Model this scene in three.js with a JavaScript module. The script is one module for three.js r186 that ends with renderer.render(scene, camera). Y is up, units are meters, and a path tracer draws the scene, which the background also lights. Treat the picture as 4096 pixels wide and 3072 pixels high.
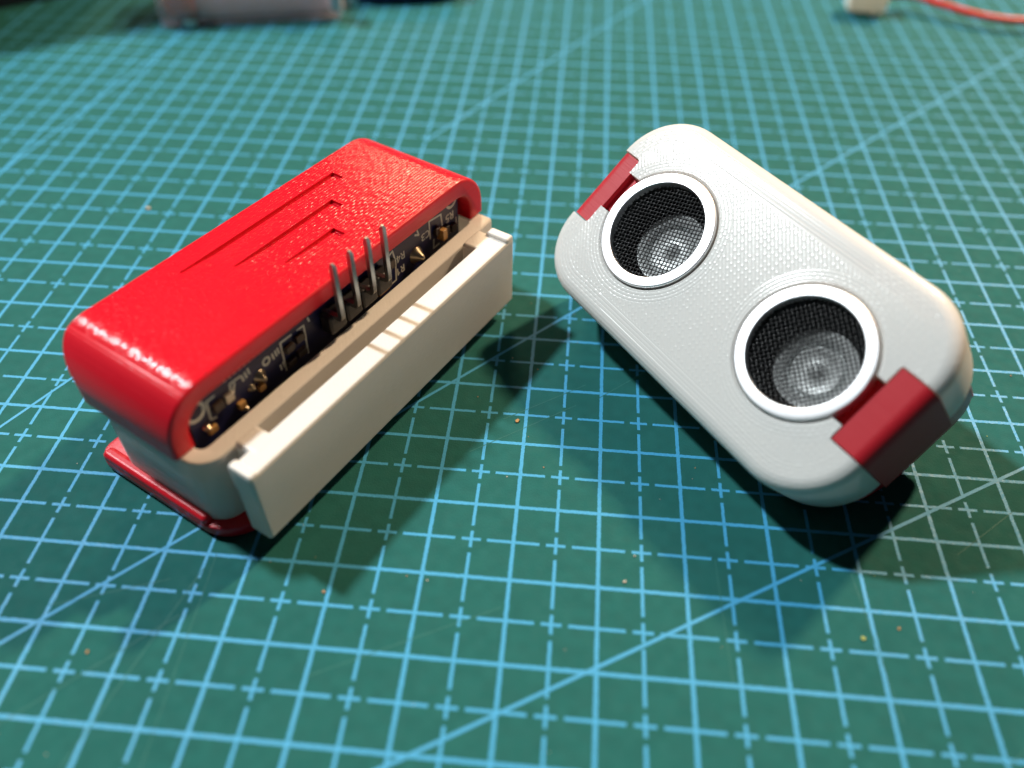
import * as THREE from 'three';
import { RoundedBoxGeometry } from 'three/addons/geometries/RoundedBoxGeometry.js';
import { mergeGeometries, toCreasedNormals } from 'three/addons/utils/BufferGeometryUtils.js';
import { RectAreaLightUniformsLib } from 'three/addons/lights/RectAreaLightUniformsLib.js';
import { Brush, Evaluator, SUBTRACTION, INTERSECTION } from 'three-bvh-csg';

// Everything is designed in centimetres and scaled to metres on the way out.
const CM = 0.01;
const scene = new THREE.Scene();
scene.background = new THREE.Color(0.024, 0.025, 0.026);          // the dim room around the desk

// ---------------------------------------------------------------- camera (phone close-up, wide open)
const camera = new THREE.PerspectiveCamera(50.606, 4 / 3, 0.005, 5);
{
  const X = new THREE.Vector3(0.99594914, 0.01228343, -0.08907542), Y = new THREE.Vector3(-0.07303428, 0.68837669, -0.72166718), Z = new THREE.Vector3(0.0524529, 0.72524937, 0.68648529);
  camera.quaternion.setFromRotationMatrix(new THREE.Matrix4().makeBasis(X, Y, Z));
  camera.position.set(-0.65070308 * CM, 8.21026899 * CM, 5.71523167 * CM);
  camera.focus = 0.107;
  camera.userData.fStop = 10;
}
const renderer = new THREE.WebGLRenderer({ antialias: true });
renderer.toneMapping = THREE.LinearToneMapping;
renderer.toneMappingExposure = 1.0;
renderer.shadowMap.enabled = true;

// ---------------------------------------------------------------- lights: one cool lamp behind left, one warm lamp behind right
const COOL = { at: [-51.5, 71.5, -25], color: [0.93, 1.0, 1.02], power: 2.95, size: 1.5 };
const WARM = { at: [38, 51.5, -49.5], color: [1.42, 1.0, 0.62], power: 1.8, size: 1.2 };
const ROOM = { at: [-20, 82, -128], color: [1.35, 1.0, 0.62], w: 26, h: 20, glow: 24 };   // broad warm room lamp far behind

// ---------------------------------------------------------------- helpers
function rng(seed) { let a = seed >>> 0; return () => { a = (a + 0x6D2B79F5) | 0; let t = Math.imul(a ^ (a >>> 15), 1 | a); t = (t + Math.imul(t ^ (t >>> 7), 61 | t)) ^ t; return ((t ^ (t >>> 14)) >>> 0) / 4294967296; }; }
const hash = (i, j) => { let h = (i * 374761393 + j * 668265263) | 0; h = Math.imul(h ^ (h >>> 13), 1274126177); return ((h ^ (h >>> 16)) >>> 0) / 4294967296; };
const mod = (a, n) => ((a % n) + n) % n;
function noise(x, y, px, py) {                                    // value noise that repeats after px, py cells
  const i = Math.floor(x), j = Math.floor(y), u = x - i, v = y - j, s = u * u * (3 - 2 * u), t = v * v * (3 - 2 * v);
  const h = (a, b) => hash(mod(a, px), mod(b, py) + 977);
  return (h(i, j) * (1 - s) + h(i + 1, j) * s) * (1 - t) + (h(i, j + 1) * (1 - s) + h(i + 1, j + 1) * s) * t;
}
const sstep = (a, b, x) => { const t = Math.min(1, Math.max(0, (x - a) / (b - a))); return t * t * (3 - 2 * t); };
function dataTex(w, h, f, srgb) {                                 // f(x, y) -> grey number or [r, g, b], all 0..1
  const d = new Uint8Array(w * h * 4);
  for (let y = 0; y < h; y++) for (let x = 0; x < w; x++) {
    const c = f(x, y), k = (y * w + x) * 4;
    for (let n = 0; n < 3; n++) d[k + n] = Math.max(0, Math.min(255, Math.round(255 * (c.length ? c[n] : c))));
    d[k + 3] = 255;
  }
  const t = new THREE.DataTexture(d, w, h, THREE.RGBAFormat);
  t.wrapS = t.wrapT = THREE.RepeatWrapping; t.magFilter = THREE.LinearFilter; t.needsUpdate = true;
  if (srgb) t.colorSpace = THREE.SRGBColorSpace;
  return t;
}
const toSRGB = (c) => c.map((x) => x <= 0.0031308 ? 12.92 * x : 1.055 * Math.pow(x, 1 / 2.4) - 0.055);
const taken = {};
function numbered(n) { const k = taken[n] = (taken[n] ?? -1) + 1; return k ? n + '_' + String(k).padStart(3, '0') : n; }
function thing(name, label, category, [x, y, z] = [0, 0, 0]) {
  const o = new THREE.Group(); o.name = numbered(name); o.position.set(x * CM, y * CM, z * CM); o.userData = { label, category }; scene.add(o); return o;
}
function part(name, g, m, parent, props) {                        // g in centimetres
  const geo = g.clone(); geo.scale(CM, CM, CM);
  const o = new THREE.Mesh(geo, m); o.name = name; o.castShadow = o.receiveShadow = true;
  if (props) o.userData = { ...props };
  parent.add(o); return o;
}
function boxUV(g, split = -1, axis = 'y', over = 0.86) {          // uv in cm from the face normal; faces that look along +axis become group 1
  let n = g.index ? g.toNonIndexed() : g;
  const p = n.attributes.position, uv = new Float32Array(p.count * 2), A = new THREE.Vector3(), B = new THREE.Vector3(), C = new THREE.Vector3(), f = new THREE.Vector3();
  const groups = [];
  for (let i = 0; i < p.count; i += 3) {
    A.fromBufferAttribute(p, i); B.fromBufferAttribute(p, i + 1); C.fromBufferAttribute(p, i + 2);
    f.copy(B).sub(A).cross(C.clone().sub(A)).normalize();
    const ax = Math.abs(f.x), ay = Math.abs(f.y), az = Math.abs(f.z);
    let top;
    if (axis === 'y') top = f.y > over; else top = f.z > over;
    [A, B, C].forEach((v, k) => {
      let q;
      if (axis === 'y') q = ay > ax && ay > az && ay > over ? [v.x, v.z] : ax > az ? [v.z, v.y] : [v.x, v.y];
      else q = az > ax && az > ay && az > over ? [v.x, v.y] : ax > ay ? [v.y, v.z] : [v.x, v.z];
      uv.set(q, (i + k) * 2);
    });
    const m = split >= 0 && top ? 1 : 0;
    if (groups.length && groups[groups.length - 1].m === m) groups[groups.length - 1].count += 3; else groups.push({ start: i, count: 3, m });
  }
  n.setAttribute('uv', new THREE.BufferAttribute(uv, 2));
  n.clearGroups();
  if (split >= 0) for (const k of groups) n.addGroup(k.start, k.count, k.m);
  return n;
}
const crease = (g, a = 0.5) => toCreasedNormals(g, a);
const box = (x0, x1, y0, y1, z0, z1) => new THREE.BoxGeometry(x1 - x0, y1 - y0, z1 - z0).translate((x0 + x1) / 2, (y0 + y1) / 2, (z0 + z1) / 2);
const rbox = (x0, x1, y0, y1, z0, z1, r = 0.03, s = 3) => new RoundedBoxGeometry(x1 - x0, y1 - y0, z1 - z0, s, r).translate((x0 + x1) / 2, (y0 + y1) / 2, (z0 + z1) / 2);
const strip = (g) => { const n = g.index ? g.toNonIndexed() : g.clone(); for (const k of Object.keys(n.attributes)) if (!['position', 'normal', 'uv'].includes(k)) n.deleteAttribute(k); n.clearGroups(); return n; };
const merge = (list) => mergeGeometries(list.map(strip));
function rrect(x0, x1, y0, y1, r, P = THREE.Shape) {
  const R = Array.isArray(r) ? r : [r, r, r, r], s = new P();      // radii at (x0,y0) (x1,y0) (x1,y1) (x0,y1)
  s.moveTo(x0 + R[0], y0); s.lineTo(x1 - R[1], y0); s.absarc(x1 - R[1], y0 + R[1], R[1], -Math.PI / 2, 0);
  s.lineTo(x1, y1 - R[2]); s.absarc(x1 - R[2], y1 - R[2], R[2], 0, Math.PI / 2);
  s.lineTo(x0 + R[3], y1); s.absarc(x0 + R[3], y1 - R[3], R[3], Math.PI / 2, Math.PI);
  s.lineTo(x0, y0 + R[0]); s.absarc(x0 + R[0], y0 + R[0], R[0], Math.PI, Math.PI * 1.5);
  return s;
}
// extrude a plan shape (x, z) upwards from y0 to y1, edges broken by b
function rise(shape, y0, y1, b = 0.02, curve = 10) {
  const g = new THREE.ExtrudeGeometry(shape, { depth: y1 - y0 - 2 * b, bevelEnabled: b > 0, bevelThickness: b, bevelSize: b, bevelOffset: -b, bevelSegments: 3, curveSegments: curve });
  g.translate(0, 0, b); g.rotateX(Math.PI / 2); g.scale(1, -1, 1); // z of the shape's y, y up
  const n = g.index ? g.toNonIndexed() : g, p = n.attributes.position;   // the mirror turned the faces round: turn them back
  for (const k of Object.keys(n.attributes)) {
    const a = n.attributes[k], w = a.itemSize;
    for (let i = 0; i < p.count; i += 3) for (let c = 0; c < w; c++) { const t = a.array[(i + 1) * w + c]; a.array[(i + 1) * w + c] = a.array[(i + 2) * w + c]; a.array[(i + 2) * w + c] = t; }
  }
  n.translate(0, y0, 0); n.computeVertexNormals();
  return n;
}
const ev = new Evaluator(); ev.attributes = ['position', 'normal', 'uv']; ev.useGroups = false;
function csg(a, b, op) {
  const A = new Brush(strip(a)), B = new Brush(strip(b)); A.updateMatrixWorld(); B.updateMatrixWorld();
  return strip(ev.evaluate(A, B, op).geometry);
}
const cut = (a, ...bs) => bs.reduce((g, b) => csg(g, b, SUBTRACTION), a);

// ---------------------------------------------------------------- textures
// printed layers: one 0.2 mm line per layer, running along u (tile 2 cm x 2 cm)
const layerTex = dataTex(256, 1024, (x, y) => {
  const L = y / 1024 * 100, i = Math.floor(L), f = L - i - 0.5;
  const bad = hash(i, 71) > 0.9 ? 0.45 : 0;
  const n = noise(x / 256 * 22, i * 3.7, 22, 997), blob = noise(x / 256 * 60, i * 5.3 + 40, 60, 997) > 0.78 ? 0.25 : 0;
  return 0.35 + 0.28 * (hash(i, 5) - 0.5) + 0.25 * Math.sqrt(Math.max(0, 1 - 4 * f * f)) + 0.12 * (n - 0.5) + bad * (0.3 + blob);
});
// raster fill of a top layer, lines at 45 degrees (tile 2 cm)
function fillHeight(s, t, id, seed) {                             // s across the lines in pitches, t along the line in cm
  const i = Math.floor(s), f = s - i - 0.5, k = hash(i + seed, 17);
  const seg = noise(t * 9, (i + seed) * 2.3, 1e6, 997), dot = noise(t * 26 + k * 9, (i + seed) * 7.1 + 30, 1e6, 997);
  const w = mod(t / 0.105 + 0.10 * k + 0.12 * noise(t * 1.5, (i + seed) * 0.4, 1e6, 997) + 0.5 * (i & 1), 1) - 0.5;
  return 0.22 + 0.30 * Math.sqrt(Math.max(0, 1 - 3.6 * f * f)) + 0.06 * (k - 0.5) + 0.05 * (seg - 0.5) + (dot > 0.4 ? 0.15 : 0.03) * Math.exp(-w * w / 0.022) * Math.max(0, 1 - 3 * f * f);
}
const fillTex = dataTex(1024, 1024, (x, y) => {
  const u = x / 1024 * 2, v = y / 1024 * 2, N = 30, s = mod((u + v) / 2 * N, N), i = Math.floor(s), f = s - i - 0.5;
  const t = (u - v) * 12, k = hash(i, 17);
  const seg = noise(mod(t * 1, 48), i * 2.3, 24, 997), dot = noise(mod(t * 2 + Math.floor(k * 24), 48), i * 7.1 + 30, 48, 997);
  return 0.28 + 0.34 * Math.sqrt(Math.max(0, 1 - 3.6 * f * f)) + 0.2 * (k - 0.5) + 0.26 * (seg - 0.5) + (dot > 0.62 ? 0.28 : 0);
});
// cutting-mat print, tile 2 cm: solid lines every centimetre, dashed lines with small crosses between them
const MATGREEN = [0.0125, 0.110, 0.102], MATBLUE = [0.058, 0.335, 0.590];
function lineMask(a, b) {                                         // how far inked at (a, b) by the lines across a
  const wob = 0.006 * (noise(b * 45, a * 3 + 11, 90, 97) - 0.5);
  const d1 = Math.abs(a - Math.round(a) + wob), d2 = Math.abs(a - Math.floor(a) - 0.5 + wob);
  let k = 1 - sstep(0.0205, 0.0245, d1);
  const f = mod(b + 0.5, 1), e = Math.abs(f - 0.0), g = Math.min(f, 1 - f);   // g: distance to the nearest half-centimetre crossing
  const on = g < 0.115 + wob || g > 0.188 - wob;
  if (on) k = Math.max(k, 1 - sstep(0.0170, 0.0210, d2));
  return k;
}
const gridTex = dataTex(1024, 1024, (x, y) => {
  const a = (x + 0.5) / 512, b = (y + 0.5) / 512, k = Math.max(lineMask(a, b), lineMask(b, a));
  const n = 0.92 + 0.16 * noise(a * 9, b * 9, 18, 18), m = 0.93 + 0.14 * noise(a * 60, b * 60, 120, 120);
  return toSRGB(MATGREEN.map((c, i) => c * n * (1 - k) + MATBLUE[i] * m * k));
}, true);
const gridRough = dataTex(1024, 1024, (x, y) => {
  const a = (x + 0.5) / 512, b = (y + 0.5) / 512, k = Math.max(lineMask(a, b), lineMask(b, a));
  return (0.84 + 0.10 * (noise(a * 12, b * 12, 24, 24) - 0.5)) * (1 - k) + (0.50 + 0.2 * (noise(a * 50, b * 50, 100, 100) - 0.5)) * k;
});
const grainTex = dataTex(1024, 1024, (x, y) => {
  const a = x / 1024, b = y / 1024;
  return 0.55 * noise(a * 150, b * 150, 150, 150) + 0.3 * noise(a * 290, b * 290, 290, 290) + 0.15 * noise(a * 20, b * 20, 20, 20);
});
const scuffTex = dataTex(512, 512, (x, y) => {
  const a = x / 512, b = y / 512;
  return 0.80 + 0.2 * noise(a * 7, b * 7, 7, 7) + 0.12 * (noise(a * 60, b * 60, 60, 60) - 0.5);
});

// ---------------------------------------------------------------- materials
const S = (o) => new THREE.MeshStandardMaterial(o);
const P = (o) => new THREE.MeshPhysicalMaterial(o);
const lin = (r, g, b) => new THREE.Color().setRGB(r, g, b);
const withRepeat = (t, x, y = x) => { const c = t.clone(); c.repeat.set(x, y); c.needsUpdate = true; return c; };
const layer2 = withRepeat(layerTex, 0.5), fill2 = withRepeat(fillTex, 0.5), fillLong = withRepeat(fillTex, 0.5);
fillLong.rotation = Math.PI / 4;
const RED = lin(0.71, 0.007, 0.021), WHITE = lin(0.84, 0.825, 0.79);
const M = {
  redSide: P({ color: RED, roughness: 0.33, bumpMap: layer2, bumpScale: 0.00005 }),
  redClip: P({ color: lin(0.52, 0.008, 0.020), roughness: 0.55, bumpMap: layer2, bumpScale: 0.00004 }),
  redTop: P({ color: RED, roughness: 0.20, bumpMap: fillLong, bumpScale: 0.00022 }),
  whiteSide: P({ color: WHITE, roughness: 0.95, transmission: 0.42, thickness: 0, clearcoat: 0.6, clearcoatRoughness: 0.3, bumpMap: layer2, bumpScale: 0.00013 }),
  whiteTop: P({ color: WHITE, roughness: 0.95, transmission: 0.16, thickness: 0, clearcoat: 0.6, clearcoatRoughness: 0.3, bumpMap: fill2, bumpScale: 0.00002 }),
  aluminium: S({ color: lin(0.86, 0.86, 0.88), metalness: 1, roughness: 0.42 }),
  canInside: S({ color: lin(0.006, 0.006, 0.007), roughness: 0.8 }),
  wire: S({ color: lin(0.014, 0.014, 0.015), roughness: 0.32 }),
  cone: S({ color: lin(0.80, 0.82, 0.82), metalness: 0.25, roughness: 0.42 }),
  pin: S({ color: lin(0.36, 0.36, 0.34), metalness: 1, roughness: 0.3 }),
  solder: S({ color: lin(0.46, 0.39, 0.27), metalness: 1, roughness: 0.3 }),
  black: S({ color: lin(0.014, 0.014, 0.015), roughness: 0.42 }),
  chip: S({ color: lin(0.035, 0.022, 0.016), roughness: 0.35 }),
  amber: S({ color: lin(0.40, 0.22, 0.07), roughness: 0.35 }),
  tin: S({ color: lin(0.55, 0.50, 0.42), metalness: 0.9, roughness: 0.4 }),
};

// ---------------------------------------------------------------- the setting: desk and cutting mat
{
  const desk = new THREE.Mesh(new THREE.BoxGeometry(1.2, 0.03, 0.9), S({ color: lin(0.16, 0.15, 0.19), roughness: 0.6, bumpMap: grainTex, bumpScale: 0.0001 }));
  desk.name = 'desk_top'; desk.position.set(0.05, -0.0183, -0.12); desk.userData = { kind: 'structure' }; desk.receiveShadow = desk.castShadow = true; scene.add(desk);

  const mat = thing('cutting_mat', 'green self-healing cutting mat printed with blue centimetre grid lines', 'cutting mat');
  const green = P({ specularIntensity: 0.42, color: lin(...MATGREEN), roughness: 0.9, bumpMap: withRepeat(grainTex, 0.5), bumpScale: 0.00003, roughnessMap: withRepeat(scuffTex, 0.18) });
  part('mat_sheet', boxUV(rbox(-14.95, 28, -0.3, -0.004, -31, 12, 0.08)), green, mat);
  const print = P({ specularIntensity: 0.42, color: 0xffffff, map: withRepeat(gridTex, 0.5), roughness: 1, bumpMap: withRepeat(grainTex, 0.5), bumpScale: 0.00003, roughnessMap: withRepeat(gridRough, 0.5) });
  const grid = new THREE.PlaneGeometry(41, 41).rotateX(-Math.PI / 2).translate(6.5, 0, -9.5);   // x -14..27, z -30..11
  const p = grid.attributes.position, uv = grid.attributes.uv;
  for (let i = 0; i < p.count; i++) uv.setXY(i, p.getX(i), -p.getZ(i));
  part('printed_grid', grid, print, mat);
  const ink = P({ specularIntensity: 0.5, color: lin(...MATBLUE), roughness: 0.58, bumpMap: withRepeat(grainTex, 0.5), bumpScale: 0.00003, roughnessMap: withRepeat(scuffTex, 0.18) });
  const bar = (x0, z0, x1, z1, w) => {                            // a printed straight line lying on the mat
    const L = Math.hypot(x1 - x0, z1 - z0), n = 40, g = new THREE.PlaneGeometry(L, w, n, 1).rotateX(-Math.PI / 2), q = g.attributes.position, r = rng(Math.round(1000 * (x0 + 50)));
    for (let i = 0; i < q.count; i++) q.setZ(i, q.getZ(i) + (r() - 0.5) * 0.003);
    g.rotateY(Math.atan2(-(z1 - z0), x1 - x0)).translate((x0 + x1) / 2, 0.002, (z0 + z1) / 2);
    return boxUV(g);
  };
  const ray = (x, z, deg, from, to, w = 0.041) => { const c = Math.cos(deg * Math.PI / 180), s = -Math.sin(deg * Math.PI / 180); return bar(x + c * from, z + s * from, x + c * to, z + s * to, w); };
  part('diagonal_line', ray(1.54, 1.035, 30.4, -7, 14), ink, mat);
  part('diagonal_line', ray(-1.0, -3.1, 45.3, -9, 22), ink, mat);
  part('diagonal_line', ray(-7.6, -1.09, 61.2, -3, 3.4), ink, mat);
  part('diagonal_line', ray(-10.45, -9.34, 79.2, -3, 5), ink, mat);
  part('diagonal_line', ray(-0.92, -12.69, 59.2, -5, 9), ink, mat);
  const cutInk = P({ specularIntensity: 0.5, color: lin(0.03, 0.16, 0.14), roughness: 0.6 }), rc = rng(31);
  for (let i = 0; i < 16; i++) { const x = -6 + rc() * 11, z = -6 + rc() * 9, g = (i % 3 ? 20 : 70) + rc() * 30; part('knife_cut', ray(x, z, g, -0.4 - rc(), 0.4 + rc() * 1.5, 0.006 + 0.005 * rc()), cutInk, mat); }
  part('border_line', bar(-14, 11, -14, -30, 0.06), ink, mat);
  // scale figures in the margin, far out of focus
  const digit = (pts) => pts.map(([a, b, c, d]) => bar(a, b, c, d, 0.035));
  part('scale_figure', mergeGeometries(digit([[-14.34, -12.86, -14.34, -13.1], [-14.2, -12.86, -14.2, -13.1]])), ink, mat);
  part('scale_figure', mergeGeometries(digit([[-14.34, -13.86, -14.34, -14.1], [-14.2, -13.86, -14.08, -13.86], [-14.2, -13.98, -14.08, -13.98], [-14.08, -13.86, -14.08, -14.1]])), ink, mat);
}

// ---------------------------------------------------------------- left: sensor holder seen from behind, red cover, pins up
{
  const A = 62.3 * Math.PI / 180, ax = [Math.cos(A), -Math.sin(A)], bx = [Math.sin(A), Math.cos(A)], a0 = -0.02, b0 = -4.35;
  const t = thing('sensor_holder', 'white sensor holder standing upright with glossy red cover and four pins rising from circuit board', 'sensor holder', [a0 * ax[0] + b0 * bx[0], 0, a0 * ax[1] + b0 * bx[1]]);
  t.rotation.y = A;
  // base plate with a raised lip along its end
  part('base_plate', boxUV(merge([
    crease(rise(rrect(-2.77, 2.9, -1.3, 1.12, [0.24, 0.3, 0.6, 0.55]), 0.03, 0.2, 0.03)),
    rbox(-2.765, -2.60, 0.12, 0.30, -1.16, 0.66, 0.06)])), M.redSide, t);
  // hollow body
  const outer = rrect(-2.665, 2.90, -0.98, 0.90, [0.36, 0.3, 0.09, 0.32]); outer.holes.push(rrect(-2.46, 2.66, -0.74, 0.66, 0.10, THREE.Path));
  const shell = boxUV(crease(rise(outer, 0.2, 1.262, 0.03)), 1), floor = boxUV(rise(rrect(-2.5, 2.64, -0.78, 0.77, 0.2), 0.21, 0.45, 0));
  const body = part('body', shell, [M.whiteSide, M.whiteTop], t);
  part('floor', floor, M.whiteSide, body);
  part('neck', boxUV(rbox(-2.12, 2.12, 0.42, 0.94, 0.85, 1.2, 0.05)), M.whiteSide, body);
  // slide plate held off the front of the body, with a lug behind either end and a raised lip
  const slab = rbox(-2.51, 2.56, 0.24, 1.36, 1.14, 1.47, 0.045, 4);
  part('slide_plate', boxUV(merge([slab,
    rbox(-2.24, -1.90, 0.6, 1.362, 0.925, 1.30, 0.06, 5), rbox(2.04, 2.46, 0.6, 1.362, 0.925, 1.30, 0.06, 5),
    rbox(2.39, 2.556, 1.0, 1.41, 1.10, 1.464, 0.04, 5), rbox(-2.506, -2.38, 1.0, 1.385, 1.12, 1.464, 0.035, 5)]), 1), [M.whiteSide, M.whiteTop], t);
  // red cover: a bent sheet with rounded ends, open at the front, three stepped grooves in its top
  const L = -2.71, Rr = 2.97, top = 2.05, R = 0.60, th = 0.27, bot = 1.265;
  const s = new THREE.Shape();
  s.moveTo(L, bot); s.lineTo(L, top - R); s.absarc(L + R, top - R, R, Math.PI, Math.PI / 2, true); s.lineTo(Rr - R, top); s.absarc(Rr - R, top - R, R, Math.PI / 2, 0, true);
  s.lineTo(Rr, bot); s.lineTo(Rr - th, bot); s.lineTo(Rr - th, top - R); s.absarc(Rr - R, top - R, R - th, 0, Math.PI / 2, false); s.lineTo(L + R, top - th); s.absarc(L + R, top - R, R - th, Math.PI / 2, Math.PI, false); s.lineTo(L + th, bot);
  s.closePath();
  const ext = new THREE.ExtrudeGeometry(s, { depth: 1.93 - 0.08, bevelEnabled: true, bevelThickness: 0.04, bevelSize: 0.04, bevelOffset: -0.04, bevelSegments: 3, curveSegments: 18 });
  ext.translate(0, 0, -1.32 + 0.04);
  const groove = (x0, x1, z, w = 0.20, d = 0.04) => {              // a ramp that runs out at its left end
    const q = new THREE.Shape(); q.moveTo(x0, top + 0.1); q.lineTo(x0, top - 0.015); q.lineTo(x0 + 0.5, top - d); q.lineTo(x1, top - d); q.lineTo(x1, top + 0.1); q.closePath();
    return new THREE.ExtrudeGeometry(q, { depth: w, bevelEnabled: false }).translate(0, 0, z - w / 2);
  };
  let cov = cut(crease(ext, 0.6), groove(-1.05, 1.62, -0.86), groove(-0.6, 1.12, -0.42), groove(-0.2, 0.66, 0.03));
  cov = csg(cov, crease(rise(rrect(L + 0.002, Rr - 0.002, -1.318, 0.66, [0.46, 0.4, 0.03, 0.03]), 0.8, 2.6, 0, 14)), INTERSECTION);   // rounded back corners
  const cover = part('cover', boxUV(cov, 1, 'y', 0.93), [M.redSide, M.redTop], t);
  cover.rotation.y = -0.017;
  part('back_wall', boxUV(new THREE.ExtrudeGeometry(rrect(L + 0.2, Rr - 0.2, 1.26, top - 0.1, [0.02, 0.02, 0.45, 0.45]), { depth: 0.2, bevelEnabled: false, curveSegments: 14 }).translate(0, 0, -1.20)), M.redSide, cover);

  // circuit board standing behind the front wall, silkscreen towards the camera
  const pcbX0 = -2.40, pcbX1 = 2.57, pcbY0 = 0.48, pcbY1 = 1.84, zP = 0.50, K = 300;
  const cw = Math.round((pcbX1 - pcbX0) * K), ch = Math.round((pcbY1 - pcbY0) * K), canvas = document.createElement('canvas'); canvas.width = cw; canvas.height = ch;
  const c = canvas.getContext('2d'), X = (x) => (x - pcbX0) * K, Y = (y) => (pcbY1 - y) * K;
  c.fillStyle = '#151b44'; c.fillRect(0, 0, cw, ch);
  const rr = rng(5);
  c.strokeStyle = '#1e2658'; c.lineWidth = 5;
  for (let i = 0; i < 46; i++) { const x = rr() * cw, y = rr() * ch; c.beginPath(); c.moveTo(x, y); c.lineTo(x + (rr() - 0.5) * 260, y); c.lineTo(x + (rr() - 0.5) * 260, y + (rr() - 0.5) * 140); c.stroke(); }
  c.strokeStyle = '#d6d4c4'; c.fillStyle = '#d6d4c4'; c.lineWidth = 9; c.lineJoin = 'round';
  const poly = (pts) => { c.beginPath(); pts.forEach(([x, y], i) => i ? c.lineTo(X(x), Y(y)) : c.moveTo(X(x), Y(y))); c.stroke(); };
  const txt = (s_, x, y, h, turn = Math.PI) => { c.save(); c.translate(X(x), Y(y)); c.rotate(turn); c.font = 'bold ' + Math.round(h * K * 1.35) + 'px sans-serif'; c.textAlign = 'center'; c.textBaseline = 'middle'; c.fillText(s_, 0, 0); c.restore(); };
  txt('R5', 2.37, 1.45, 0.13); txt('C3', 1.80, 1.47, 0.12); txt('R4', 1.25, 1.45, 0.12); txt('R1', 1.22, 1.25, 0.12);
  poly([[1.90, 1.34], [1.90, 1.64], [2.17, 1.60], [2.19, 1.40]]); poly([[1.98, 1.30], [1.96, 1.15], [2.10, 1.15]]); poly([[2.52, 1.36], [2.52, 1.18], [2.30, 1.18], [2.28, 1.30]]);
  poly([[1.57, 1.61], [1.66, 1.56], [1.63, 1.66]]); poly([[1.00, 1.60], [1.10, 1.64], [1.14, 1.44], [1.11, 1.15], [0.70, 1.14]]);
  poly([[-0.72, 1.62], [-0.60, 1.61], [-0.62, 1.16]]); poly([[-0.80, 1.62], [-0.99, 1.63], [-1.0, 1.18]]);
  poly([[-1.62, 1.62], [-1.78, 1.63], [-1.82, 1.42]]); poly([[-2.0, 1.64], [-2.12, 1.64], [-2.14, 1.38], [-2.06, 1.34]]); poly([[-1.72, 1.6], [-1.78, 1.46]]);
  for (const [x, y] of [[-1.05, 1.55], [-1.09, 1.54], [-1.14, 1.53], [-1.02, 1.30], [-1.07, 1.29], [-1.51, 1.60], [-1.56, 1.58], [-1.61, 1.57]]) poly([[x, y + 0.05], [x + 0.01, y - 0.05]]);
  c.beginPath(); c.arc(X(-1.24), Y(1.54), 15, 0, 7); c.stroke();
  for (const [x, y] of [[-2.28, 1.62], [2.42, 1.70]]) { c.lineWidth = 13; c.beginPath(); c.arc(X(x), Y(y), 34, 0, 7); c.stroke(); c.lineWidth = 9; }
  for (let i = 0; i < 14; i++) poly([[-1.85 + i * 0.075, 1.76 - (i % 3) * 0.006], [-1.85 + i * 0.075 + 0.03, 1.71]]);
  poly([[-0.52, 1.68], [-0.5, 1.6]]);
  const tx = new THREE.CanvasTexture(canvas); tx.colorSpace = THREE.SRGBColorSpace;
  const face = S({ map: tx, roughness: 0.34 }), edge = S({ color: lin(0.01, 0.012, 0.02), roughness: 0.5 });
  const bg = new THREE.BoxGeometry(pcbX1 - pcbX0, pcbY1 - pcbY0, 0.16).translate((pcbX0 + pcbX1) / 2, (pcbY0 + pcbY1) / 2, zP - 0.08);
  const board = part('circuit_board', bg, [edge, edge, edge, edge, face, edge], t);
  const smd = (name, x, y, w, h, m, tall = 0.06) => part(name, merge([rbox(x - w / 2, x + w / 2, y - h / 2, y + h / 2, zP, zP + tall, 0.012, 2)]), m, board);
  smd('capacitor', 2.10, 1.34, 0.10, 0.17, M.amber, 0.12); smd('resistor', 2.24, 1.30, 0.11, 0.16, M.chip); smd('resistor', 2.40, 1.26, 0.12, 0.12, M.chip); smd('capacitor', 2.02, 1.42, 0.09, 0.12, M.chip);
  smd('resistor', -0.72, 1.52, 0.14, 0.10, M.chip); smd('resistor', -0.90, 1.49, 0.14, 0.10, M.chip); smd('resistor', -0.74, 1.30, 0.14, 0.10, M.chip); smd('resistor', -0.92, 1.28, 0.14, 0.10, M.chip);
  smd('resistor', -2.02, 1.50, 0.14, 0.11, M.chip); smd('capacitor', -1.86, 1.50, 0.12, 0.11, M.tin); smd('capacitor', -1.74, 1.27, 0.10, 0.10, M.amber); smd('capacitor', -2.18, 1.27, 0.12, 0.09, M.amber); smd('capacitor', 0.80, 1.20, 0.22, 0.07, M.amber);
  smd('resistor', 1.02, 1.50, 0.10, 0.14, M.chip); smd('capacitor', -1.42, 1.28, 0.1, 0.08, M.amber);
  const dome = (x, y, r, h) => part('solder_joint', new THREE.LatheGeometry([[r, 0], [r * 0.86, h * 0.2], [r * 0.5, h * 0.55], [r * 0.3, h * 0.85], [r * 0.14, h], [0.0001, h]].map((q) => new THREE.Vector2(...q)), 18).rotateX(Math.PI / 2).translate(x, y, zP), M.solder, board);
  dome(1.56, 1.29, 0.13, 0.15); dome(-1.38, 1.41, 0.09, 0.10); dome(-1.53, 1.35, 0.055, 0.06); dome(-1.70, 1.18, 0.05, 0.08); dome(-2.22, 1.33, 0.05, 0.08);
  for (const x of [0.79, 0.51, 0.21, -0.08]) dome(x, 1.42, 0.05, 0.12);
  // right-angle pin header
  const head = part('pin_header', merge([-0.21, 0.09, 0.39, 0.69].map((x) => rbox(x - 0.142, x + 0.142, 1.33, 1.62, zP + 0.002, zP + 0.2, 0.04, 2))), M.black, t);
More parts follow.
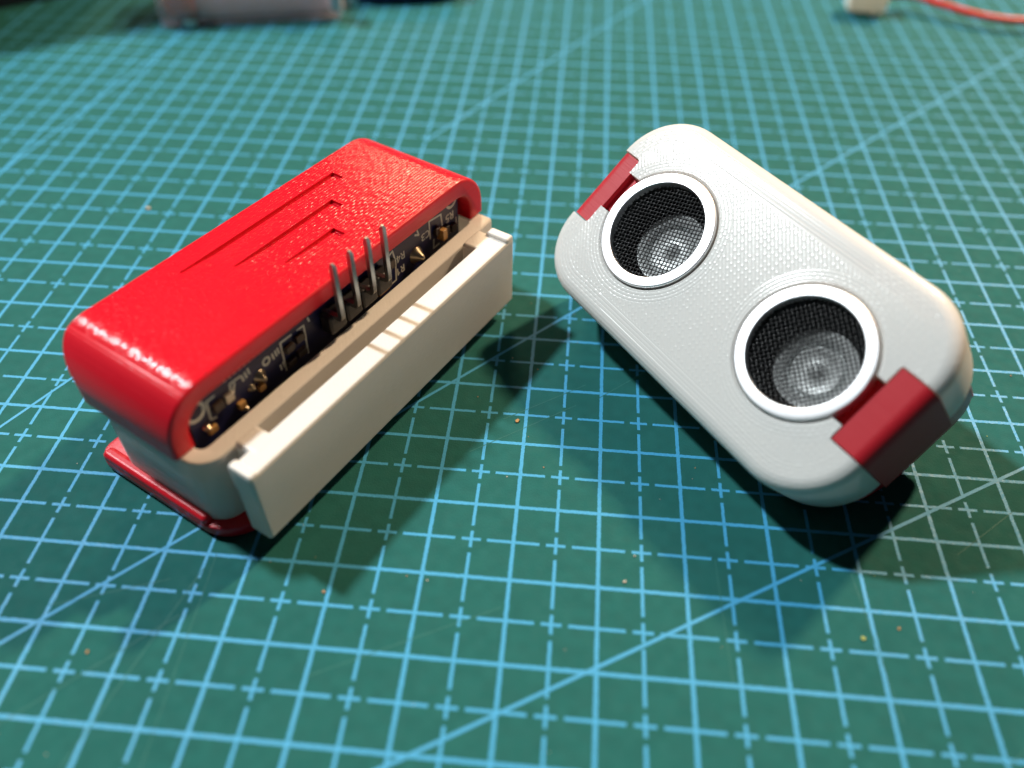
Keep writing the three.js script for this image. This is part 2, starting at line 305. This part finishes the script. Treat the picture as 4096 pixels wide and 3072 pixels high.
  [-0.25, 0.045, 0.35, 0.645].forEach((x) => {
    const h = 0.031, zc = 0.80, yb = 1.595, tip = 2.44, r = 0.055, n = 6, prof = [];
    prof.push([zP, yb]); for (let i = 0; i <= n; i++) { const w = -Math.PI / 2 + i / n * Math.PI / 2; prof.push([zc - r + Math.cos(w) * r, yb + r + Math.sin(w) * r]); } prof.push([zc, tip - 0.05]); prof.push([zc, tip]);
    const pos = [], idx = [], ring = (k) => { const [z, y] = prof[k], [z0, y0] = prof[Math.max(0, k - 1)], [z1, y1] = prof[Math.min(prof.length - 1, k + 1)], l = Math.hypot(z1 - z0, y1 - y0), nz = -(y1 - y0) / l, ny = (z1 - z0) / l, f = k === prof.length - 1 ? 0.55 : 1; for (const [u, v] of [[-1, -1], [1, -1], [1, 1], [-1, 1]]) pos.push(x + u * h * f, y + ny * v * h * f, z + nz * v * h * f); };
    prof.forEach((_, k) => ring(k));
    for (let k = 0; k < prof.length - 1; k++) for (let e = 0; e < 4; e++) { const p0 = k * 4 + e, p1 = k * 4 + (e + 1) % 4; idx.push(p0, p1, p0 + 4, p1, p1 + 4, p0 + 4); }
    const l = (prof.length - 1) * 4; idx.push(l, l + 1, l + 2, l, l + 2, l + 3);
    const g = new THREE.BufferGeometry(); g.setAttribute('position', new THREE.Float32BufferAttribute(pos, 3)); g.setIndex(idx); g.computeVertexNormals();
    part('pin', crease(g, 0.6), M.pin, head);
  });
}

// ---------------------------------------------------------------- right: sensor holder lying tilted, two round transducers in a white face
{
  const t = thing('sensor_holder', 'white rounded sensor holder leaning back with two silver-rimmed mesh eyes and red end clips', 'sensor holder', [1.33729712, 1.85764829, -2.19390609]);
  t.quaternion.setFromRotationMatrix(new THREE.Matrix4().makeBasis(new THREE.Vector3(0.61558781, -0.03137789, 0.78744338), new THREE.Vector3(0.60734008, 0.65561934, -0.44866615), new THREE.Vector3(-0.50218491, 0.75443934, 0.42264832)));
  const HX = 2.66, HY = 1.42, CR = 0.86, FIL = 0.18;
  // a rounded slab with a filleted front edge, as stacked rings
  function slab(x, y, r, fil, z1, z0, seg = 14, inset = 0) {
    const prof = [[0, z0], [0, z1 - fil]]; for (let i = 1; i <= 9; i++) { const w = i / 9 * Math.PI / 2; prof.push([fil * (1 - Math.cos(w)), z1 - fil + fil * Math.sin(w)]); }
    const ringAt = (o) => { const pts = []; for (const [sx, sy, from] of [[1, 1, 0], [-1, 1, 1], [-1, -1, 2], [1, -1, 3]]) for (let i = 0; i <= seg; i++) { const w = (from + i / seg) * Math.PI / 2, q = Math.max(0.01, r - o); pts.push([sx * (x - r) + Math.cos(w) * q, sy * (y - r) + Math.sin(w) * q]); } return pts; };
    const pos = [], idx = [], N = 4 * (seg + 1);
    prof.forEach(([o, z]) => ringAt(o + inset).forEach(([u, v]) => pos.push(u, v, z)));
    for (let k = 0; k < prof.length - 1; k++) for (let i = 0; i < N; i++) { const j = (i + 1) % N; idx.push(k * N + i, k * N + j, (k + 1) * N + i, k * N + j, (k + 1) * N + j, (k + 1) * N + i); }
    const c0 = pos.length / 3; pos.push(0, 0, prof[0][1], 0, 0, prof[prof.length - 1][1]);
    const l = (prof.length - 1) * N;
    for (let i = 0; i < N; i++) { const j = (i + 1) % N; idx.push(c0, j, i, c0 + 1, l + i, l + j); }
    const g = new THREE.BufferGeometry(); g.setAttribute('position', new THREE.Float32BufferAttribute(pos, 3)); g.setAttribute('uv', new THREE.Float32BufferAttribute(new Float32Array(pos.length / 3 * 2), 2)); g.setIndex(idx); g.computeVertexNormals();
    return crease(g, 0.55);
  }
  const cyl = (x, r, z0, z1) => new THREE.CylinderGeometry(r, r, z1 - z0, 64).rotateX(Math.PI / 2).translate(x, 0, (z0 + z1) / 2);
  const cone = (x, r0, r1, z0, z1) => new THREE.CylinderGeometry(r1, r0, z1 - z0, 64).rotateX(Math.PI / 2).translate(x, 0, (z0 + z1) / 2);
  const bell = (x) => new THREE.LatheGeometry([[0.0001, -0.16], [0.80, -0.16], [0.808, -0.07], [0.815, -0.035], [0.83, -0.012], [0.85, 0.001], [0.88, 0.05], [0.0001, 0.05]].map((q) => new THREE.Vector2(...q)), 96).rotateX(Math.PI / 2).translate(x, 0, 0);
  const faceGeo = cut(slab(HX, HY, CR, FIL, 0, -1.14),
    rbox(-2.4, 2.4, -1.18, 1.18, -1.5, -0.25, 0.2),
    cyl(-1.3, 0.806, -1, 0.5), cyl(1.3, 0.806, -1, 0.5), bell(-1.3), bell(1.3),
    rbox(2.19, 3.2, -0.53, 0.54, -2, 0.6, 0.03), rbox(-3.2, -2.27, -0.52, 0.57, -2, 0.6, 0.05),
    rbox(1.9, 2.3, -0.34, 0.30, -0.6, 0.6, 0.04), rbox(-2.4, -1.9, -0.22, 0.36, -0.6, 0.6, 0.04));
  // the top layer's own toolpath: outlines along the edge and round the holes, zigzag between
  const TW = 2048, TH = 1100, W2 = 2.75, H2 = W2 * TH / TW;
  const faceTex = dataTex(TW, TH, (px, py) => {
    const x = (px + 0.5) / TW * 2 * W2 - W2, y = (py + 0.5) / TH * 2 * H2 - H2;
    const qx = Math.abs(x) - (HX - CR), qy = Math.abs(y) - (HY - CR), d = -(Math.hypot(Math.max(qx, 0), Math.max(qy, 0)) + Math.min(Math.max(qx, qy), 0) - CR);
    const h1 = Math.hypot(x + 1.3, y) - 0.86, h2 = Math.hypot(x - 1.3, y) - 0.86, h = Math.min(h1, h2), pitch = 0.046;
    if (h < 0.15) return fillHeight(h / pitch + 40, Math.atan2(y, h1 < h2 ? x + 1.3 : x - 1.3) * 1.2 + 9, 0, h1 < h2 ? 211 : 307);
    if (d < 0.36) return fillHeight(d / pitch + 80, (Math.abs(qx) < Math.abs(qy) ? x : y) + 9, 0, 401);
    return fillHeight((x + y) / Math.SQRT2 / pitch + 200, (x - y) / Math.SQRT2 + 9, 0, 503);
  });
  faceTex.wrapS = faceTex.wrapT = THREE.ClampToEdgeWrapping;
  const faceMat = P({ color: lin(0.88, 0.87, 0.84), roughness: 0.24, transmission: 0.2, thickness: 0, bumpMap: faceTex, bumpScale: 0.00008 });
  const fg = boxUV(faceGeo, 1, 'z', 0.3), fp = fg.attributes.position, fu = fg.attributes.uv;
  for (const k of fg.groups) if (k.materialIndex === 1) for (let i = k.start; i < k.start + k.count; i++) fu.setXY(i, (fp.getX(i) + W2) / (2 * W2), (fp.getY(i) + H2) / (2 * H2));
  part('face_shell', fg, [M.whiteSide, faceMat], t);
  // red end clips follow the shell's own outline inside its notches
  const solid = slab(HX + 0.005, HY, CR, FIL, -0.01, -1.46);
  const clipR = csg(solid, box(2.205, 3, -0.515, 0.525, -1.46, 0.4), INTERSECTION), clipL = csg(slab(HX, HY, CR, FIL, -0.05, -1.46), box(-3, -2.285, -0.505, 0.555, -1.46, 0.4), INTERSECTION);
  part('end_clip', boxUV(merge([clipR, rbox(2.0, 2.3, -0.33, 0.29, -1.3, -0.16, 0.03)]), -1, 'z'), M.redClip, t);
  part('end_clip', boxUV(merge([clipL, rbox(-2.3, -2.0, -0.21, 0.35, -1.3, -0.14, 0.03)]), -1, 'z'), M.redClip, t);
  // red back cover, rounded where it rests on the mat
  const bc = new THREE.Shape(); bc.moveTo(1.0, -1.14); bc.lineTo(1.0, -1.75); bc.absarc(0.55, -1.75, 0.4, 0, -Math.PI / 2, true); bc.lineTo(-0.3, -2.13); bc.bezierCurveTo(-0.66, -1.95, -0.9, -1.7, -0.96, -1.14); bc.closePath();
  const bcg = new THREE.ExtrudeGeometry(bc, { depth: 5.0, bevelEnabled: true, bevelThickness: 0.05, bevelSize: 0.05, bevelOffset: -0.05, bevelSegments: 2, curveSegments: 10 });
  bcg.applyMatrix4(new THREE.Matrix4().makeBasis(new THREE.Vector3(0, 1, 0), new THREE.Vector3(0, 0, 1), new THREE.Vector3(1, 0, 0))); bcg.translate(-2.5, 0, 0);
  part('back_cover', boxUV(crease(bcg, 0.5)), M.redSide, t);

  // transducers
  const rimGeo = new THREE.LatheGeometry([[0.655, -1.1], [0.655, -0.03], [0.656, 0.018], [0.661, 0.032], [0.670, 0.036], [0.782, 0.036], [0.794, 0.028], [0.80, 0.012], [0.80, -0.02], [0.80, -1.1]].map((q) => new THREE.Vector2(...q)).reverse(), 96);
  rimGeo.rotateX(Math.PI / 2);
  const inside = new THREE.LatheGeometry([[0.652, -0.085], [0.652, -1.05], [0.0001, -1.05]].map((q) => new THREE.Vector2(...q)).reverse(), 64).rotateX(Math.PI / 2);
  const horn = new THREE.LatheGeometry([[0.0001, -0.40], [0.05, -0.41], [0.08, -0.45], [0.11, -0.475], [0.22, -0.47], [0.285, -0.445], [0.30, -0.455], [0.31, -0.50], [0.335, -0.50], [0.345, -0.43], [0.48, -0.385], [0.49, -0.395], [0.49, -0.95]].map((q) => new THREE.Vector2(...q)).reverse(), 64).rotateX(Math.PI / 2).translate(0.10, -0.045, 0);
  // woven wire cloth: over one, under the next
  function gauze(turn) {
    const list = [], pitch = 0.0505, r = 0.0078, R0 = 0.655, amp = 0.0085, z0 = -0.062;
    for (let dir = 0; dir < 2; dir++) for (let k = -12; k <= 12; k++) {
      const o = k * pitch, half = Math.sqrt(R0 * R0 - o * o), n = Math.max(4, Math.round(2 * half / (pitch / 2))), pos = [], idx = [];
      for (let i = 0; i <= n; i++) {
        const s = -half + 2 * half * i / n, z = z0 + amp * Math.cos(Math.PI * (s / pitch + k)) * (dir ? -1 : 1);
        for (let e = 0; e < 5; e++) { const w = e / 5 * Math.PI * 2, p = [s, o + Math.cos(w) * r, z + Math.sin(w) * r]; if (dir) pos.push(p[1], p[0], p[2]); else pos.push(p[0], p[1], p[2]); }
      }
      for (let i = 0; i < n; i++) for (let e = 0; e < 5; e++) { const a = i * 5 + e, b = i * 5 + (e + 1) % 5; if (dir) idx.push(a, a + 5, b, b, a + 5, b + 5); else idx.push(a, b, a + 5, b, b + 5, a + 5); }
      const g = new THREE.BufferGeometry(); g.setAttribute('position', new THREE.Float32BufferAttribute(pos, 3)); g.setIndex(idx); g.computeVertexNormals(); list.push(g.toNonIndexed());
    }
    return mergeGeometries(list).rotateZ(turn);
  }
  for (const [x, turn] of [[-1.3, 0.35], [1.3, 0.95]]) {
    const can = part('transducer_can', rimGeo.clone().translate(x, 0, 0), M.aluminium, t);
    part('inner_wall', inside.clone().translate(x, 0, 0), M.canInside, can);
    part('sound_cone', horn.clone().translate(x, 0, 0), M.cone, can);
    part('wire_mesh', gauze(turn).translate(x, 0, 0), M.wire, can);
  }
}

// ---------------------------------------------------------------- far edge: clear plastic box, plug with red wire, crumbs
{
  const t = thing('clear_plastic_box', 'long clear plastic box with orange item inside at the far edge', 'plastic box', [-8.55, 0, -13.95]);
  t.rotation.y = 0.245;
  const clear = P({ color: lin(0.93, 0.90, 0.92), roughness: 0.10, transmission: 0.85, thickness: 0, ior: 1.45 });
  part('case', merge([rbox(-2.15, 2.0, 0.0, 0.07, -1.0, 0.72, 0.03), rbox(-2.15, 2.0, 0.05, 1.1, 0.62, 0.72, 0.04), rbox(-2.15, 2.0, 0.05, 1.1, -1.0, -0.92, 0.03), rbox(-2.15, -2.05, 0.05, 1.1, -0.95, 0.68, 0.04), rbox(1.9, 2.0, 0.05, 1.1, -0.95, 0.68, 0.03)]), clear, t);
  part('liner', rbox(-1.3, 1.75, 0.08, 0.95, -0.8, 0.45, 0.06), S({ color: lin(0.70, 0.56, 0.58), roughness: 0.35 }), t);
  part('insert', rbox(-1.98, -1.32, 0.16, 1.0, -0.6, 0.6, 0.14), S({ color: lin(0.85, 0.20, 0.10), roughness: 0.5 }), t);
  part('latch', rbox(1.78, 2.10, 0.22, 1.15, 0.6, 0.9, 0.1), S({ color: lin(0.80, 0.74, 0.82), roughness: 0.3 }), t);
  part('hinge', rbox(-1.65, -1.35, 0.0, 0.16, 0.7, 0.84, 0.05), S({ color: lin(0.3, 0.75, 0.82), roughness: 0.3 }), t);
  const b = thing('blue_case', 'dark blue plastic case beside the end of the clear box', 'case', [-5.2, 0, -15.45]);
  b.rotation.y = 0.2;
  part('case_base', rbox(-1.2, 1.3, 0, 0.55, -0.6, 0.55, 0.1), S({ color: lin(0.01, 0.03, 0.2), roughness: 0.4 }), b);
  part('case_lid', rbox(-1.22, 1.32, 0.57, 0.85, -0.62, 0.57, 0.1), S({ color: lin(0.012, 0.035, 0.23), roughness: 0.4 }), b);

  const k = thing('plug_cable', 'white plug on a red wire curving across the far right of the mat', 'cable', [6.25, -0.08, -15.35]);
  const ivory = P({ color: lin(0.9, 0.87, 0.80), roughness: 0.92, transmission: 0.45, thickness: 0 });
  const plug = part('plug', merge([rbox(-0.42, 0.5, 0.2, 0.72, -0.55, 0.0, 0.06), rbox(0.2, 0.38, 0.02, 0.3, -0.2, -0.05, 0.04)]), ivory, k);
  plug.rotation.y = -0.1;
  const wire = (dy, dz) => new THREE.TubeGeometry(new THREE.CatmullRomCurve3([[0.5, 0.45 + dy, -0.5 + dz], [1.25, 0.42 + dy, -0.62 + dz], [1.9, 0.38 + dy, -0.22 + dz], [2.7, 0.34 + dy, 0.22 + dz], [3.5, 0.32 + dy, 0.36 + dz], [4.3, 0.34 + dy, 0.24 + dz], [5.4, 0.4 + dy, -0.3 + dz]].map((p) => new THREE.Vector3(...p))), 60, 0.085, 10);
  const redWire = S({ color: lin(0.78, 0.012, 0.014), roughness: 0.4 });
  part('wire', wire(0, 0), redWire, k);

  const box2 = thing('dark_box', 'tall dark box beyond the far left corner of the mat', 'box', [-15.2, -0.33, -13.05]);
  box2.rotation.y = Math.atan2(2.0, 2.86);
  const dark = S({ color: lin(0.06, 0.055, 0.075), roughness: 0.6 });
  part('box_base', rbox(-3.4, 3.1, 0, 5.0, -4.0, 0, 0.1), dark, box2); part('box_lid', rbox(-3.45, 3.15, 5.02, 6.33, -4.05, 0.04, 0.1), dark, box2);

  // crumbs of dust and cork on the mat
  const r = rng(77), tones = [[0.45, 0.25, 0.10], [0.35, 0.40, 0.12], [0.5, 0.45, 0.38], [0.4, 0.22, 0.12]], list = tones.map(() => []);
  const fleck = (x, z, s, tone) => {
    const pts = []; for (let i = 0; i < 7; i++) { const w = i / 7 * Math.PI * 2, q = s * (0.45 + 0.6 * r()); pts.push(new THREE.Vector2(Math.cos(w) * q, Math.sin(w) * q * 0.7)); }
    const g = new THREE.ExtrudeGeometry(new THREE.Shape(pts), { depth: s * 0.35, bevelEnabled: false }).rotateX(-Math.PI / 2).rotateY(r() * 6.28).translate(x, 0.004, z); list[tone].push(strip(g));
  };
  fleck(-1.11, -1.38, 0.045, 0); fleck(2.87, 1.34, 0.04, 1); fleck(-5.35, 2.27, 0.03, 0); fleck(3.28, 1.19, 0.028, 0); fleck(0.3, 0.9, 0.03, 2); fleck(0.42, 0.55, 0.02, 2); fleck(-3.05, 1.35, 0.028, 3); fleck(-7.9, -5.6, 0.06, 2);
  for (let i = 0; i < 90; i++) fleck(-7 + r() * 13, -6 + r() * 9.5, 0.006 + 0.014 * r() * r(), [2, 2, 2, 0, 1, 3][Math.floor(r() * 6)]);
  const g0 = [], colors = [];
  list.forEach((l, i) => l.forEach((g) => { const n = g.attributes.position.count, cc = new Float32Array(n * 3); for (let j = 0; j < n; j++) cc.set(tones[i], j * 3); g.setAttribute('color', new THREE.BufferAttribute(cc, 3)); g0.push(g); }));
  const d = part('dust', mergeGeometries(g0), S({ vertexColors: true, roughness: 0.9 }), scene, { kind: 'stuff', label: 'tiny pale and yellow crumbs scattered over the cutting mat', category: 'dust' });
}

// ---------------------------------------------------------------- the two lamps, out of the picture
for (const [spec, label] of [[COOL, 'small cool white lamp bulb behind the desk on the left'], [WARM, 'small warm white lamp bulb behind the desk on the right']]) {
  const t = thing('lamp', label, 'lamp', spec.at);
  const c = lin(...spec.color);
  const l = new THREE.PointLight(c, spec.power); l.castShadow = true; l.shadow.radius = spec.size; l.name = 'lamp_light'; t.add(l);
  const bulb = new THREE.LatheGeometry([[0.0001, -1.5], [0.7, -1.4], [1.25, -0.8], [1.4, 0], [1.2, 0.8], [0.7, 1.5], [0.55, 2.0]].map((q) => new THREE.Vector2(...q)), 24);
  part('bulb', bulb, S({ color: 0xffffff, emissive: c, emissiveIntensity: 3, roughness: 0.5 }), t);
  part('socket', new THREE.CylinderGeometry(0.6, 0.6, 1.6, 20).translate(0, 2.85, 0), S({ color: lin(0.3, 0.3, 0.3), roughness: 0.5, metalness: 0.6 }), t);
}

{
  RectAreaLightUniformsLib.init();
  const t = thing('room_lamp', 'flat square warm ceiling lamp far behind the desk', 'ceiling lamp', ROOM.at), c = lin(...ROOM.color);
  const l = new THREE.RectAreaLight(c, ROOM.glow, ROOM.w * CM, ROOM.h * CM); l.name = 'room_lamp_light'; t.add(l);
  t.lookAt(0, 0.015, -0.03);
  t.rotateY(0);
  const panel = part('diffuser', rbox(-ROOM.w / 2, ROOM.w / 2, -ROOM.h / 2, ROOM.h / 2, -2.2, -0.6, 0.6), S({ color: 0xffffff, emissive: c, emissiveIntensity: 1, roughness: 0.6 }), t);
  part('housing', rbox(-ROOM.w / 2 - 1, ROOM.w / 2 + 1, -ROOM.h / 2 - 1, ROOM.h / 2 + 1, -5, -2.3, 0.8), S({ color: lin(0.5, 0.5, 0.5), roughness: 0.5 }), t);
  l.rotation.y = Math.PI;                                         // the light looks along its -z, the lamp along +z
}

renderer.render(scene, camera);
